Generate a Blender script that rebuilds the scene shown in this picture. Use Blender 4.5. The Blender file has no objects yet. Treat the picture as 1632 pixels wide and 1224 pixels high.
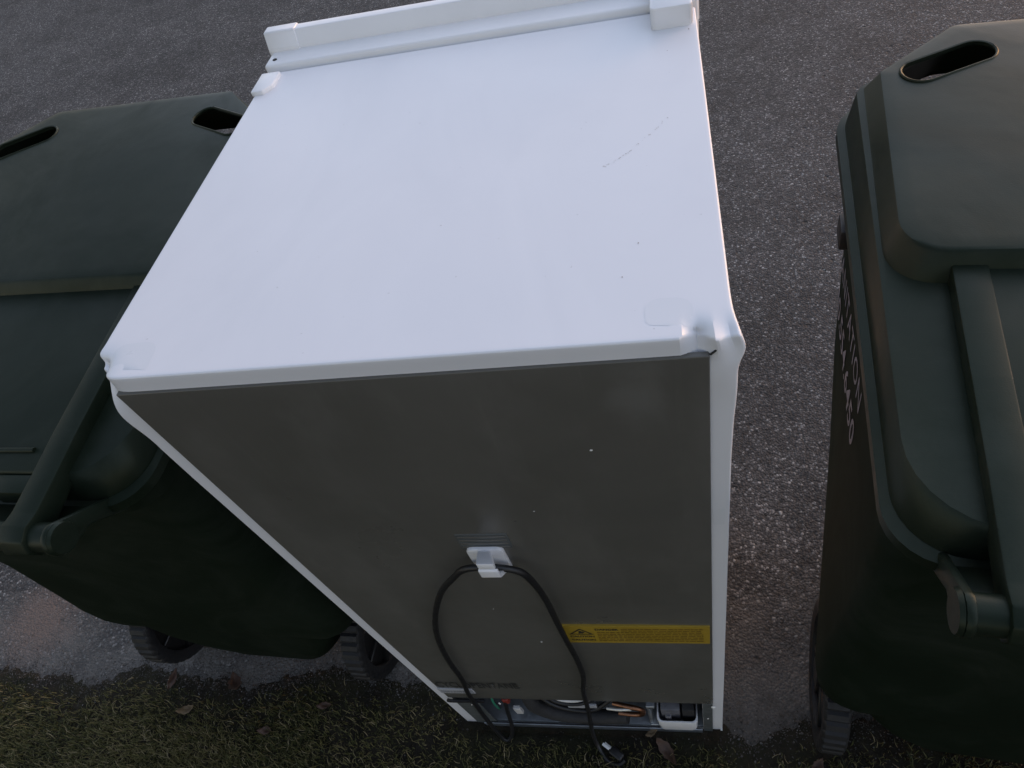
import bpy, bmesh, math, random
from math import radians, sin, cos, pi, exp, sqrt
from mathutils import Vector, Matrix, noise
from mathutils.bvhtree import BVHTree

random.seed(7)
S = bpy.context.scene
COL = S.collection

# ------------------------------------------------------------------ camera
cam_d = bpy.data.cameras.new('camera')
cam = bpy.data.objects.new('camera', cam_d)
COL.objects.link(cam)
cam_d.sensor_width = 36.0
cam_d.lens = 24.613
cam_d.shift_x, cam_d.shift_y = -0.03587, 0.00739
cam_d.clip_start, cam_d.clip_end = 0.02, 2000
CR = ((0.980458844, 0.057615136, 0.188098249),
      (0.069446456, 0.793224775, -0.604955904),
      (-0.184058808, 0.606197123, 0.773723079))
cam.matrix_world = Matrix.Translation((0.51044, -0.34621, 1.62079)) @ Matrix(CR).to_4x4()
S.camera = cam

# ------------------------------------------------------------------ sky, sun, exposure
SUN_ELEV, SUN_ROT = 8.0, 50.0          # degrees; rotation 0 = +Y (ahead of the camera)
world = bpy.data.worlds.new('World')
S.world = world
world.use_nodes = True
wn = world.node_tree
bg = wn.nodes['Background']
sky = wn.nodes.new('ShaderNodeTexSky')
sky.sky_type = 'NISHITA'
sky.sun_disc = False
sky.sun_elevation = radians(SUN_ELEV)
sky.sun_rotation = radians(SUN_ROT)
sky.air_density, sky.dust_density, sky.ozone_density = 1.0, 1.1, 0.88
tint = wn.nodes.new('ShaderNodeMix'); tint.data_type = 'RGBA'; tint.blend_type = 'MULTIPLY'
tint.inputs[0].default_value = 1.0
tint.inputs[7].default_value = (1.10, 0.88, 0.84, 1)      # dusk haze: a slightly mauve sky
wn.links.new(sky.outputs[0], tint.inputs[6])
wn.links.new(tint.outputs[2], bg.inputs[0])
bg.inputs[1].default_value = 0.15
sun_d = bpy.data.lights.new('sun', 'SUN')
sun_d.energy = 1.5
sun_d.angle = radians(170)
sun_d.color = (0.68, 0.78, 1.0)
sun = bpy.data.objects.new('sun', sun_d)
COL.objects.link(sun)
sun.rotation_euler = (radians(-(90 - SUN_ELEV)), 0, radians(-SUN_ROT))
sun.location = (0, 6, 6)
S.view_settings.view_transform = 'Standard'
S.view_settings.look = 'None'
S.view_settings.exposure = 0.8
S.view_settings.gamma = 1.0
S.view_settings.use_curve_mapping = False
S.render.engine = 'CYCLES'
S.cycles.use_denoising = True

# ------------------------------------------------------------------ materials
MAT = {}
def mat(name):
    m = bpy.data.materials.new(name)
    m.use_nodes = True
    MAT[name] = m
    nt = m.node_tree
    return m, nt, nt.nodes, nt.links, nt.nodes['Principled BSDF']

def coords(N, L, scale=(1, 1, 1), kind='Object'):
    tc = N.new('ShaderNodeTexCoord'); mp = N.new('ShaderNodeMapping')
    mp.inputs['Scale'].default_value = scale
    L.new(tc.outputs[kind], mp.inputs[0])
    return mp.outputs[0]

def nz(N, L, v, scale, detail=4, rough=.55, dist=0):
    n = N.new('ShaderNodeTexNoise')
    n.inputs['Scale'].default_value = scale; n.inputs['Detail'].default_value = detail
    n.inputs['Roughness'].default_value = rough; n.inputs['Distortion'].default_value = dist
    L.new(v, n.inputs['Vector'])
    return n.outputs[0]

def ramp(N, L, f, stops):
    r = N.new('ShaderNodeValToRGB')
    e = r.color_ramp.elements
    while len(e) > 1: e.remove(e[-1])
    for i, (p, c) in enumerate(stops):
        if not isinstance(c, (tuple, list)): c = (c, c, c)
        if i == 0: k = e[0]; k.position = p
        else: k = e.new(p)
        k.color = (*c, 1)
    L.new(f, r.inputs[0])
    return r.outputs[0]

def mix(N, L, f, a, b, mode='MIX'):
    m = N.new('ShaderNodeMix'); m.data_type = 'RGBA'; m.blend_type = mode
    for s, v in ((m.inputs[0], f), (m.inputs[6], a), (m.inputs[7], b)):
        if hasattr(v, 'links') or hasattr(v, 'node'): L.new(v, s)
        elif isinstance(v, (tuple, list)): s.default_value = (*v, 1)
        else: s.default_value = v
    return m.outputs[2]

def math_n(N, L, op, a, b=None):
    m = N.new('ShaderNodeMath'); m.operation = op
    for i, v in enumerate((a, b)):
        if v is None: continue
        if hasattr(v, 'node'): L.new(v, m.inputs[i])
        else: m.inputs[i].default_value = v
    return m.outputs[0]

def bump(N, L, h, strength, dist, P, prev=None):
    b = N.new('ShaderNodeBump'); b.inputs['Strength'].default_value = strength
    b.inputs['Distance'].default_value = dist
    L.new(h, b.inputs['Height'])
    if prev: L.new(prev, b.inputs['Normal'])
    L.new(b.outputs[0], P.inputs['Normal'])
    return b.outputs[0]

def simple(name, col, rough=.5, metal=0.0, var=.12, vscale=9, bstr=0.0, bscale=200, rvar=.1, spec=.5):
    m, nt, N, L, P = mat(name)
    v = coords(N, L)
    f = nz(N, L, v, vscale, 5, .6)
    a = tuple(max(0, c * (1 - var)) for c in col); b = tuple(min(1, c * (1 + var)) for c in col)
    L.new(ramp(N, L, f, [(.3, a), (.7, b)]), P.inputs['Base Color'])
    g = nz(N, L, v, vscale * 2.3, 4, .6)
    L.new(ramp(N, L, g, [(.3, max(0, rough - rvar)), (.7, min(1, rough + rvar))]), P.inputs['Roughness'])
    P.inputs['Metallic'].default_value = metal
    P.inputs['Specular IOR Level'].default_value = spec
    if bstr: bump(N, L, nz(N, L, v, bscale, 3), bstr, .002, P)
    return m

# white enamel of the fridge: faint handling smears and dust
m, nt, N, L, P = mat('white_enamel')
v = coords(N, L)
sm = nz(N, L, coords(N, L, (2.2, 1.0, 1.0)), 3.0, 4, .6, 1.2)
c1 = ramp(N, L, sm, [(.30, (.715, .722, .750)), (.60, (.745, .75, .775))])
sp = nz(N, L, v, 170, 2, .5)
L.new(mix(N, L, ramp(N, L, sp, [(.765, 0), (.79, .4)]), c1, (.35, .34, .33)), P.inputs['Base Color'])
L.new(ramp(N, L, nz(N, L, v, 6, 5, .65), [(.3, .3), (.7, .45)]), P.inputs['Roughness'])
bump(N, L, nz(N, L, v, 900, 2), .03, .001, P)

simple('white_plastic', (.78, .78, .79), .38, var=.03, bstr=.02)
simple('aged_white', (.66, .655, .64), .45, var=.05)

# grey coated steel of the rear panel: broad blotches, dust specks
m, nt, N, L, P = mat('grey_panel')
v = coords(N, L)
c1 = ramp(N, L, nz(N, L, v, 4.5, 5, .6, .6), [(.3, (.088, .085, .074)), (.7, (.108, .104, .092))])
dust = ramp(N, L, nz(N, L, coords(N, L, (1, 1, .45)), 7, 6, .7), [(.50, 0), (.8, .16)])
stk = ramp(N, L, nz(N, L, coords(N, L, (16, 1, .8)), 4, 6, .7), [(.56, 0), (.78, .10)])
c1 = mix(N, L, stk, c1, (.26, .25, .23))
sd = N.new('ShaderNodeVectorMath'); sd.operation = 'DISTANCE'
L.new(coords(N, L, (1, 1, .6)), sd.inputs[0]); sd.inputs[1].default_value = (.472, 0, 1.165 * .6)
sf = math_n(N, L, 'ADD', sd.outputs['Value'], math_n(N, L, 'MULTIPLY', nz(N, L, v, 40, 6, .7), .04))
c1 = mix(N, L, ramp(N, L, sf, [(.025, .12), (.05, 0)]), c1, (.34, .34, .33))
L.new(mix(N, L, dust, c1, (.3, .29, .27)), P.inputs['Base Color'])
L.new(ramp(N, L, nz(N, L, v, 5, 5, .65), [(.3, .24), (.7, .44)]), P.inputs['Roughness'])
bump(N, L, nz(N, L, v, 5, 3), .14, .01, P)

simple('label_yellow', (.33, .22, .02), .55, var=.06)
simple('print_black', (.02, .02, .018), .6)
simple('print_dark', (.035, .036, .034), .55)
simple('print_brown', (.15, .085, .010), .6)
simple('paper_white', (.40, .41, .43), .6, var=.06)
simple('print_grey', (.2, .2, .21), .6)
simple('tape_film', (.705, .718, .742), .34, var=.01)
simple('galvanised', (.42, .45, .48), .42, .85, var=.18, vscale=40)
simple('bracket_steel', (.10, .11, .11), .5, .2, var=.2, vscale=30)
simple('black_rubber', (.012, .012, .013), .42, var=.2, vscale=30)
simple('black_foam', (.022, .022, .023), .7, var=.2, vscale=60, bstr=.3, bscale=500)
simple('compressor_paint', (.012, .012, .013), .3, var=.2)
simple('copper', (.30, .15, .09), .42, 1.0, var=.2, vscale=50)
simple('red_plastic', (.22, .03, .02), .45)
simple('green_wire', (.03, .2, .12), .45)
simple('clear_grey', (.12, .12, .13), .35, var=.3, vscale=40)
simple('brass_prong', (.75, .74, .70), .35, .6)
simple('dark_gap', (.02, .02, .02), .8)
simple('speck_white', (.75, .75, .72), .7)
simple('speck_dark', (.24, .20, .19), .7)
simple('scuff_grey', (.40, .38, .38), .7)

# dark green moulded plastic, textured, scuffed and a bit dusty
m, nt, N, L, P = mat('green_plastic')
v = coords(N, L)
c1 = ramp(N, L, nz(N, L, v, 3.2, 6, .62, .8), [(.3, (.0046, .0084, .0046)), (.72, (.0076, .0130, .0076))])
scr = ramp(N, L, nz(N, L, coords(N, L, (3, 34, 10)), 5, 6, .72), [(.60, 0), (.78, .10)])
c2 = mix(N, L, scr, c1, (.07, .08, .075))
dst = ramp(N, L, nz(N, L, v, 3.0, 7, .72, 1.2), [(.46, 0), (.74, .11)])
L.new(mix(N, L, dst, c2, (.11, .115, .10)), P.inputs['Base Color'])
L.new(ramp(N, L, nz(N, L, v, 3.4, 7, .68, .9), [(.32, .27), (.68, .50)]), P.inputs['Roughness'])
P.inputs['Specular IOR Level'].default_value = .24
P.inputs['Specular Tint'].default_value = (.88, 1.0, .84, 1)
b0 = bump(N, L, nz(N, L, v, 700, 2), .10, .001, P)
bump(N, L, nz(N, L, v, 6, 3), .12, .012, P, b0)
gb = MAT['green_plastic'].copy(); gb.name = 'green_body'; MAT['green_body'] = gb      # the tub is coarser and duller than the lid
gp = gb.node_tree.nodes['Principled BSDF']
gp.inputs['Specular IOR Level'].default_value = .10
for l_ in list(gp.inputs['Roughness'].links): gb.node_tree.links.remove(l_)
gp.inputs['Roughness'].default_value = .78
simple('stamp_white', (.19, .19, .225), .6, var=.3, vscale=120)
simple('tyre_rubber', (.008, .0085, .010), .62, var=.35, vscale=40, bstr=.2, bscale=300)
simple('wheel_black', (.006, .006, .0065), .5, var=.2)

# asphalt: aggregate cells, dark binder, pits, sand washed to the verge
m, nt, N, L, P = mat('asphalt')
v = coords(N, L)
wob = N.new('ShaderNodeTexNoise'); wob.inputs['Scale'].default_value = 90; wob.inputs['Detail'].default_value = 3
L.new(v, wob.inputs['Vector'])
av = N.new('ShaderNodeVectorMath'); av.operation = 'MULTIPLY_ADD'
L.new(wob.outputs['Color'], av.inputs[0]); av.inputs[1].default_value = (.008, .008, .008); L.new(v, av.inputs[2])
def voro(scale, feat='F1'):
    n = N.new('ShaderNodeTexVoronoi'); n.inputs['Scale'].default_value = scale; n.feature = feat
    L.new(av.outputs[0], n.inputs['Vector']); return n
v1 = voro(165); v2 = voro(70); v3 = voro(26)
sepc = N.new('ShaderNodeSeparateColor'); L.new(v1.outputs['Color'], sepc.inputs[0])
sep2 = N.new('ShaderNodeSeparateColor'); L.new(v2.outputs['Color'], sep2.inputs[0])
stone = ramp(N, L, sepc.outputs[0], [(.0, (.034, .034, .034)), (.45, (.058, .057, .057)), (.80, (.090, .088, .087)), (.95, (.205, .200, .196)), (1, (.33, .325, .315))])
binder = ramp(N, L, v1.outputs['Distance'], [(.42, 0), (.75, .85)])
c1 = mix(N, L, binder, stone, (.030, .029, .030))
big = ramp(N, L, sep2.outputs[0], [(.80, 0), (.86, .55)])
c1 = mix(N, L, math_n(N, L, 'MULTIPLY', big, ramp(N, L, v2.outputs['Distance'], [(.3, 1), (.45, 0)])), c1, (.125, .12, .118))
patch = mix(N, L, 1.0, ramp(N, L, nz(N, L, v, 1.6, 6, .65), [(.35, .72), (.65, 1.22)]), ramp(N, L, nz(N, L, v, 7, 5, .7), [(.32, .78), (.6, 1.12)]), 'MULTIPLY')
c1 = mix(N, L, 1.0, c1, patch, 'MULTIPLY')
sepx = N.new('ShaderNodeSeparateXYZ'); L.new(v, sepx.inputs[0])
edge = math_n(N, L, 'SUBTRACT', math_n(N, L, 'MULTIPLY', nz(N, L, v, 9, 7, .7), 1.0), math_n(N, L, 'MULTIPLY', sepx.outputs[1], 1.15))
sand = ramp(N, L, edge, [(.12, 0), (.44, .82)])
fine = ramp(N, L, nz(N, L, v, 260, 4, .7), [(.3, (.075, .070, .064)), (.7, (.215, .200, .184))])
stain = ramp(N, L, nz(N, L, coords(N, L, (1, 1.6, 1)), 2.3, 7, .72, .6), [(.58, 0), (.74, .45)])
c1 = mix(N, L, stain, c1, (.022, .022, .023))
wash = N.new('ShaderNodeVectorMath'); wash.operation = 'DISTANCE'
L.new(v, wash.inputs[0]); wash.inputs[1].default_value = (-1.26, .225, 0)
wf = math_n(N, L, 'ADD', wash.outputs['Value'], math_n(N, L, 'MULTIPLY', nz(N, L, v, 14, 6, .7), .16))
c1 = mix(N, L, sand, c1, fine)
dirt = ramp(N, L, math_n(N, L, 'SUBTRACT', math_n(N, L, 'MULTIPLY', nz(N, L, v, 30, 7, .75), .5), math_n(N, L, 'MULTIPLY', sepx.outputs[1], 1.5)), [(.10, 0), (.24, .7)])
c1 = mix(N, L, dirt, c1, (.062, .055, .046))
c1 = mix(N, L, ramp(N, L, wf, [(.13, .8), (.22, 0)]), c1, (.17, .128, .108))
L.new(c1, P.inputs['Base Color'])
P.inputs['Roughness'].default_value = .82
P.inputs['Specular IOR Level'].default_value = .35
b0 = bump(N, L, math_n(N, L, 'MULTIPLY', v1.outputs['Distance'], -1), .75, .004, P)
pit = ramp(N, L, v3.outputs['Distance'], [(.10, 0), (.24, 1)])
sep3 = N.new('ShaderNodeSeparateColor'); L.new(v3.outputs['Color'], sep3.inputs[0])
pit = math_n(N, L, 'MAXIMUM', pit, ramp(N, L, sep3.outputs[1], [(.84, 1), (.86, 0)]))
b1 = bump(N, L, pit, .9, .006, P, b0)
bump(N, L, nz(N, L, v, 34, 5, .6), .5, .008, P, b1)

m, nt, N, L, P = mat('soil')
v = coords(N, L)
c1 = ramp(N, L, nz(N, L, v, 22, 7, .7), [(.28, (.014, .012, .009)), (.55, (.034, .029, .021)), (.78, (.07, .058, .042))])
gr = ramp(N, L, nz(N, L, v, 6, 5, .65), [(.45, 0), (.62, .5)])
L.new(mix(N, L, gr, c1, (.030, .034, .013)), P.inputs['Base Color'])
P.inputs['Roughness'].default_value = .95
P.inputs['Specular IOR Level'].default_value = .2
bump(N, L, nz(N, L, v, 130, 7, .75), .9, .012, P)

m, nt, N, L, P = mat('grass')
at = N.new('ShaderNodeAttribute'); at.attribute_name = 'tint'
L.new(ramp(N, L, at.outputs['Fac'], [(0, (.036, .042, .012)), (.35, (.084, .083, .024)), (.62, (.150, .128, .050)), (.85, (.21, .17, .085)), (1, (.34, .28, .17))]), P.inputs['Base Color'])
P.inputs['Roughness'].default_value = .6
P.inputs['Specular IOR Level'].default_value = .3

m, nt, N, L, P = mat('pebble')
at = N.new('ShaderNodeAttribute'); at.attribute_name = 'tint'
L.new(ramp(N, L, at.outputs['Fac'], [(0, (.03, .027, .023)), (.6, (.07, .063, .055)), (.95, (.13, .125, .115)), (1, (.28, .27, .26))]), P.inputs['Base Color'])
P.inputs['Roughness'].default_value = .9
simple('dead_leaf', (.070, .036, .022), .6, var=.45, vscale=45, bstr=.3, bscale=120)
simple('dead_leaf_pale', (.16, .11, .06), .6, var=.4, vscale=45, bstr=.3, bscale=120)

# ------------------------------------------------------------------ mesh helpers
def finish(name, bm, material, parent=None, smooth=None, loc=None):
    me = bpy.data.meshes.new(name)
    bm.normal_update()
    bm.to_mesh(me); bm.free()
    return link(name, me, material, parent, smooth, loc)

def link(name, me, material, parent=None, smooth=None, loc=None):
    for mm in (material if isinstance(material, (list, tuple)) else [material]):
        me.materials.append(MAT[mm])
    if smooth is not None:
        me.shade_smooth()
        me.set_sharp_from_angle(angle=radians(smooth))
    o = bpy.data.objects.new(name, me)
    COL.objects.link(o)
    if parent: o.parent = parent
    if loc: o.location = loc
    return o

def pydata(name, V, F, material, parent=None, smooth=None):
    me = bpy.data.meshes.new(name)
    me.from_pydata([tuple(p) for p in V], [], F)
    me.update()
    return link(name, me, material, parent, smooth)

def thing(name, label, cat, loc=(0, 0, 0), rotz=0.0, group=None):
    o = bpy.data.objects.new(name, None)
    COL.objects.link(o)
    o.empty_display_size = .1
    o.location = loc; o.rotation_euler = (0, 0, rotz)
    tag(o, label, cat, group)
    return o

def tag(o, label, cat, group=None):
    o['label'] = label; o['category'] = cat
    if group: o['group'] = group
    return o

def bx(bm, lo, hi, bev=0.0, segs=2, M=None):
    lo = Vector(lo); hi = Vector(hi)
    r = bmesh.ops.create_cube(bm, size=1.0, matrix=Matrix.Translation((lo + hi) / 2) @ Matrix.Diagonal((*(hi - lo), 1)))
    vs = r['verts']
    if bev:
        es = list({e for v_ in vs for e in v_.link_edges})
        r2 = bmesh.ops.bevel(bm, geom=es, offset=bev, segments=segs, affect='EDGES', profile=.5)
        vs = list({v_ for f in r2['faces'] for v_ in f.verts} | {v_ for v_ in vs if v_.is_valid})
    if M is not None: bmesh.ops.transform(bm, matrix=M, verts=vs)
    return vs

def box(name, lo, hi, material, parent=None, bev=.002, segs=2, smooth=40):
    bm = bmesh.new(); bx(bm, lo, hi, bev, segs)
    return finish(name, bm, material, parent, smooth)

def catmull(P, n):
    P = [Vector(p) for p in P]
    Q = [P[0] * 2 - P[1]] + P + [P[-1] * 2 - P[-2]]
    out = []
    for i in range(1, len(Q) - 2):
        a, b, c, d = Q[i - 1:i + 3]
        for k in range(n):
            t = k / n
            out.append(.5 * ((2 * b) + (c - a) * t + (2 * a - 5 * b + 4 * c - d) * t * t + (3 * b - a - 3 * c + d) * t ** 3))
    out.append(P[-1])
    return out

def tube_data(pts, r, seg=10, caps=True):
    V, F = [], []
    up = Vector((.13, .31, .94)).normalized()
    n = len(pts)
    for i, p in enumerate(pts):
        t = (pts[min(i + 1, n - 1)] - pts[max(i - 1, 0)]).normalized()
        x = (up - t * up.dot(t)).normalized(); y = t.cross(x); up = x
        rr = r(i / (n - 1)) if callable(r) else r
        for k in range(seg):
            a = 2 * pi * k / seg
            V.append(p + (x * cos(a) + y * sin(a)) * rr)
    for i in range(n - 1):
        for k in range(seg):
            F.append((i * seg + k, i * seg + (k + 1) % seg, (i + 1) * seg + (k + 1) % seg, (i + 1) * seg + k))
    if caps:
        F.append(tuple(range(seg - 1, -1, -1))); F.append(tuple((n - 1) * seg + k for k in range(seg)))
    return V, F

def tube(name, P, r, material, parent=None, n=8, seg=10):
    pts = catmull(P, n) if n > 1 else [Vector(p) for p in P]
    V, F = tube_data(pts, r, seg)
    return pydata(name, V, F, material, parent, 50)

def prism(name, poly, axis, lo, hi, material, parent=None, bev=0.0):
    """extrude a polygon (2D) along an axis: 'x' -> poly=(y,z), 'y' -> (x,z), 'z' -> (x,y)"""
    def P(a, b, t): return {'x': (t, a, b), 'y': (a, t, b), 'z': (a, b, t)}[axis]
    bm = bmesh.new()
    A = [bm.verts.new(P(a, b, lo)) for a, b in poly]; B = [bm.verts.new(P(a, b, hi)) for a, b in poly]
    bm.faces.new(A); bm.faces.new(B[::-1])
    k = len(poly)
    for i in range(k): bm.faces.new((A[i], B[i], B[(i + 1) % k], A[(i + 1) % k]))
    bmesh.ops.recalc_face_normals(bm, faces=bm.faces)
    if bev: bmesh.ops.bevel(bm, geom=list(bm.edges), offset=bev, segments=2, affect='EDGES', profile=.5)
    return finish(name, bm, material, parent, 40)

def rounded_poly(corners, k=6, m=6):
    """corners: (x, y, r) ccw convex-ish; constant point count for a constant corner count"""
    n = len(corners); arcs = []
    for i in range(n):
        p0 = Vector(corners[i - 1][:2]); p = Vector(corners[i][:2]); p1 = Vector(corners[(i + 1) % n][:2]); r = corners[i][2]
        d0 = (p0 - p).normalized(); d1 = (p1 - p).normalized()
        ang = math.acos(max(-1, min(1, d0.dot(d1)))); tl = r / math.tan(ang / 2)
        bis = (d0 + d1).normalized(); c = p + bis * (r / sin(ang / 2))
        a = p + d0 * tl - c; b = p + d1 * tl - c
        a0 = math.atan2(a.y, a.x); a1 = math.atan2(b.y, b.x)
        da = (a1 - a0 + pi) % (2 * pi) - pi
        arcs.append([(c.x + r * cos(a0 + da * j / k), c.y + r * sin(a0 + da * j / k)) for j in range(k + 1)])
    out = []
    for i in range(n):
        out += arcs[i]
        a = arcs[i][-1]; b = arcs[(i + 1) % n][0]
        for j in range(1, m): out.append((a[0] + (b[0] - a[0]) * j / m, a[1] + (b[1] - a[1]) * j / m))
    return out

def loft(rings, cap0=True, cap1=True):
    V, F = [], []
    n = len(rings[0])
    for r in rings: V += r
    for i in range(len(rings) - 1):
        for k in range(n):
            F.append((i * n + k, i * n + (k + 1) % n, (i + 1) * n + (k + 1) % n, (i + 1) * n + k))
    if cap0: F.append(tuple(range(n - 1, -1, -1)))
    if cap1: F.append(tuple((len(rings) - 1) * n + k for k in range(n)))
    return V, F

def boolean(o, cutters):
    for c in cutters:
        md = o.modifiers.new('b', 'BOOLEAN'); md.operation = 'DIFFERENCE'; md.solver = 'EXACT'; md.object = c
    dg = bpy.context.evaluated_depsgraph_get()
    dg.update()
    me = bpy.data.meshes.new_from_object(o.evaluated_get(dg))
    o.modifiers.clear()
    o.data = me
    for c in cutters: bpy.data.objects.remove(c)
    return o

def text_mesh(s, size, spacing=1.0, bold=0.0):
    cu = bpy.data.curves.new('t', 'FONT'); cu.body = s; cu.size = size; cu.space_character = spacing
    cu.fill_mode = 'FRONT'; cu.resolution_u = 3; cu.offset = bold
    o = bpy.data.objects.new('t', cu); COL.objects.link(o)
    dg = bpy.context.evaluated_depsgraph_get(); dg.update()
    me = bpy.data.meshes.new_from_object(o.evaluated_get(dg))
    bpy.data.objects.remove(o)
    return me

def place_text(name, s, size, fn, material, parent, fit=None, spacing=1.0, bold=0.0):
    me = text_mesh(s, size, spacing, bold)
    me.materials.clear()
    xs = [v_.co.x for v_ in me.vertices]
    k = 1.0
    if fit: k = fit / (max(xs) - min(xs))
    x0 = min(xs)
    for v_ in me.vertices: v_.co = fn((v_.co.x - x0) * k, v_.co.y)
    return link(name, me, material, parent)

# ------------------------------------------------------------------ ground
def verge_edge(x):
    e = .075 - .06 * max(0, min(1, (x + .05) / .7))
    e += .035 * noise.noise((x * 4.2, 3.1, 0)) + .02 * noise.noise((x * 13, 8.3, 0)) + .012 * noise.noise((x * 41, 1.3, 0)) + .007 * noise.noise((x * 110, 4.3, 0))
    if x > .46: e -= .045 * math.exp(-((x - .60) / .09) ** 2)
    return e

def g_edge(d): return exp(-(d / .05) ** 2)

def soil_h(x, y):
    d = verge_edge(x) - y
    n1 = noise.noise((x * 9, y * 9, 5.0)); n2 = noise.noise((x * 38, y * 38, 2.0)); n3 = noise.noise((x * 90, y * 90, 9.0))
    h = .0035 + d * .10 if d > 0 else .0035 + d * .35
    h = min(h, .016)
    h += (.004 * n1 + .0035 * n2 + .002 * n3) * min(1, max(.25, d * 8)) + .0045 * noise.noise((x * 62, y * 62, 14)) * g_edge(d)
    if -.05 < x < .60 and y > -.02: h = min(h, .004)
    return h

box_ground = bmesh.new()
bmesh.ops.create_grid(box_ground, x_segments=2, y_segments=2, size=300)
ground = finish('road', box_ground, 'asphalt')
ground['kind'] = 'structure'

V, F = [], []
XS = [-8 + .5 * i for i in range(11)] + [-3 + .25 * i for i in range(1, 5)] + [-2 + .25 * i for i in range(1, 3)] + [-1.5 + .0075 * i for i in range(1, 401)] + [1.5 + .25 * i for i in range(1, 7)] + [3.5 + .5 * i for i in range(11)]
YS = [-8 + .5 * i for i in range(14)] + [-1.5 + .1 * i for i in range(1, 11)] + [-.5 + .02 * i for i in range(1, 21)] + [-.1 + .0075 * i for i in range(1, 41)]
for y in YS:
    for x in XS: V.append((x, y, soil_h(x, y)))
nx = len(XS)
for j in range(len(YS) - 1):
    for i in range(nx - 1):
        F.append((j * nx + i, j * nx + i + 1, (j + 1) * nx + i + 1, (j + 1) * nx + i))
verge = pydata('verge', V, F, 'soil', None, 180)
verge['kind'] = 'structure'

def clump(x, y):
    return noise.noise((x * 5.5, y * 7, 11)) * .6 + noise.noise((x * 16, y * 16, 4)) * .45

def scatter_grass(name, label, n, seed, xr, yr, dens):
    rnd = random.Random(seed)
    V, F, T = [], [], []
    made = tries = 0
    while made < n and tries < n * 20:
        tries += 1
        x = rnd.uniform(*xr); y = rnd.uniform(*yr)
        if rnd.random() > dens(x, y): continue
        made += 1
        z = soil_h(x, y)
        a = rnd.uniform(0, 2 * pi); L_ = rnd.uniform(.008, .026) * (1.5 if rnd.random() < .08 else 1)
        lean = rnd.uniform(.25, 1.5); w = rnd.uniform(.0006, .0015)
        tint = min(1, max(0, rnd.gauss(.38 + .25 * noise.noise((x * 6, y * 6, 20)), .2)))
        if rnd.random() < .10: tint = rnd.uniform(.8, 1)
        p = Vector((x, y, z - .002)); d = Vector((cos(a) * sin(lean * .3), sin(a) * sin(lean * .3), cos(lean * .3)))
        curl = rnd.uniform(-1.1, 1.1)
        base = len(V); ns = 4
        side = Vector((-sin(a), cos(a), 0))
        for k in range(ns + 1):
            t = k / ns
            ww = w * (1 - t * .85)
            V.append(p - side * ww); V.append(p + side * ww); T += [tint, tint]
            la = lean * (.3 + 1.1 * t); aa = a + curl * t * 2
            d = Vector((cos(aa) * sin(la), sin(aa) * sin(la), cos(la)))
            side = Vector((-sin(aa), cos(aa), 0))
            p = p + d * (L_ / ns)
            p.z = max(p.z, soil_h(p.x, p.y) + .001 + .002 * rnd.random()) if k > 1 else p.z
        for k in range(ns):
            i = base + 2 * k
            F.append((i, i + 1, i + 3, i + 2))
    o = pydata(name, V, F, 'grass', None, 180)
    at = o.data.attributes.new('tint', 'FLOAT', 'POINT')
    at.data.foreach_set('value', T)
    o['kind'] = 'stuff'
    tag(o, label, 'grass')
    return o

def dens_near(x, y):
    d = verge_edge(x) - y
    if d < .02: return .0
    if y > -.035 and -.02 < x < .58: return .0
    s = min(1, (d - .015) / .10)
    base = .35 + .45 * clump(x, y) + (.35 if x < -.35 else .0) + (.12 if y < -.08 else 0)
    return max(.01, base) * s
scatter_grass('grass', 'short straggly dull green grass along the edge of the asphalt', 95000, 3, (-1.7, 1.7), (-.42, .13), dens_near)
scatter_grass('grass', 'thinner dull green lawn behind, further from the asphalt', 22000, 4, (-2.6, 2.6), (-1.6, -.40), lambda x, y: .5 + .4 * clump(x, y))

# crumbs of soil and small stones along the verge
rnd = random.Random(11)
V, F, T = [], [], []
OCT = [(1, 0, 0), (-1, 0, 0), (0, 1, 0), (0, -1, 0), (0, 0, 1), (0, 0, -1)]
OF = [(0, 2, 4), (2, 1, 4), (1, 3, 4), (3, 0, 4), (2, 0, 5), (1, 2, 5), (3, 1, 5), (0, 3, 5)]
for i in range(15000):
    x = rnd.uniform(-1.7, 1.6); e = verge_edge(x)
    y = e + (rnd.gauss(-.005, .045) if rnd.random() < .4 else rnd.gauss(.006, .016))
    if .0 < x < .56 and y > -.012: continue
    z = max(0, soil_h(x, y)); r = rnd.uniform(.0006, .0021) * (1.9 if rnd.random() < .05 else 1)
    b = len(V); t = rnd.random()
    M3 = Matrix.Rotation(rnd.uniform(0, 6), 3, 'Z') @ Matrix.Rotation(rnd.uniform(0, 6), 3, 'X')
    for c in OCT:
        p = M3 @ (Vector(c) * r * rnd.uniform(.6, 1.2)); p.z *= .7
        V.append((x + p.x, y + p.y, z + r * .4 + p.z)); T.append(t)
    F += [tuple(b + q for q in f) for f in OF]
grit = pydata('grit', V, F, 'pebble')
at = grit.data.attributes.new('tint', 'FLOAT', 'POINT'); at.data.foreach_set('value', T)
grit['kind'] = 'stuff'
tag(grit, 'loose grit and soil crumbs strewn along the asphalt edge', 'grit')

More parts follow.
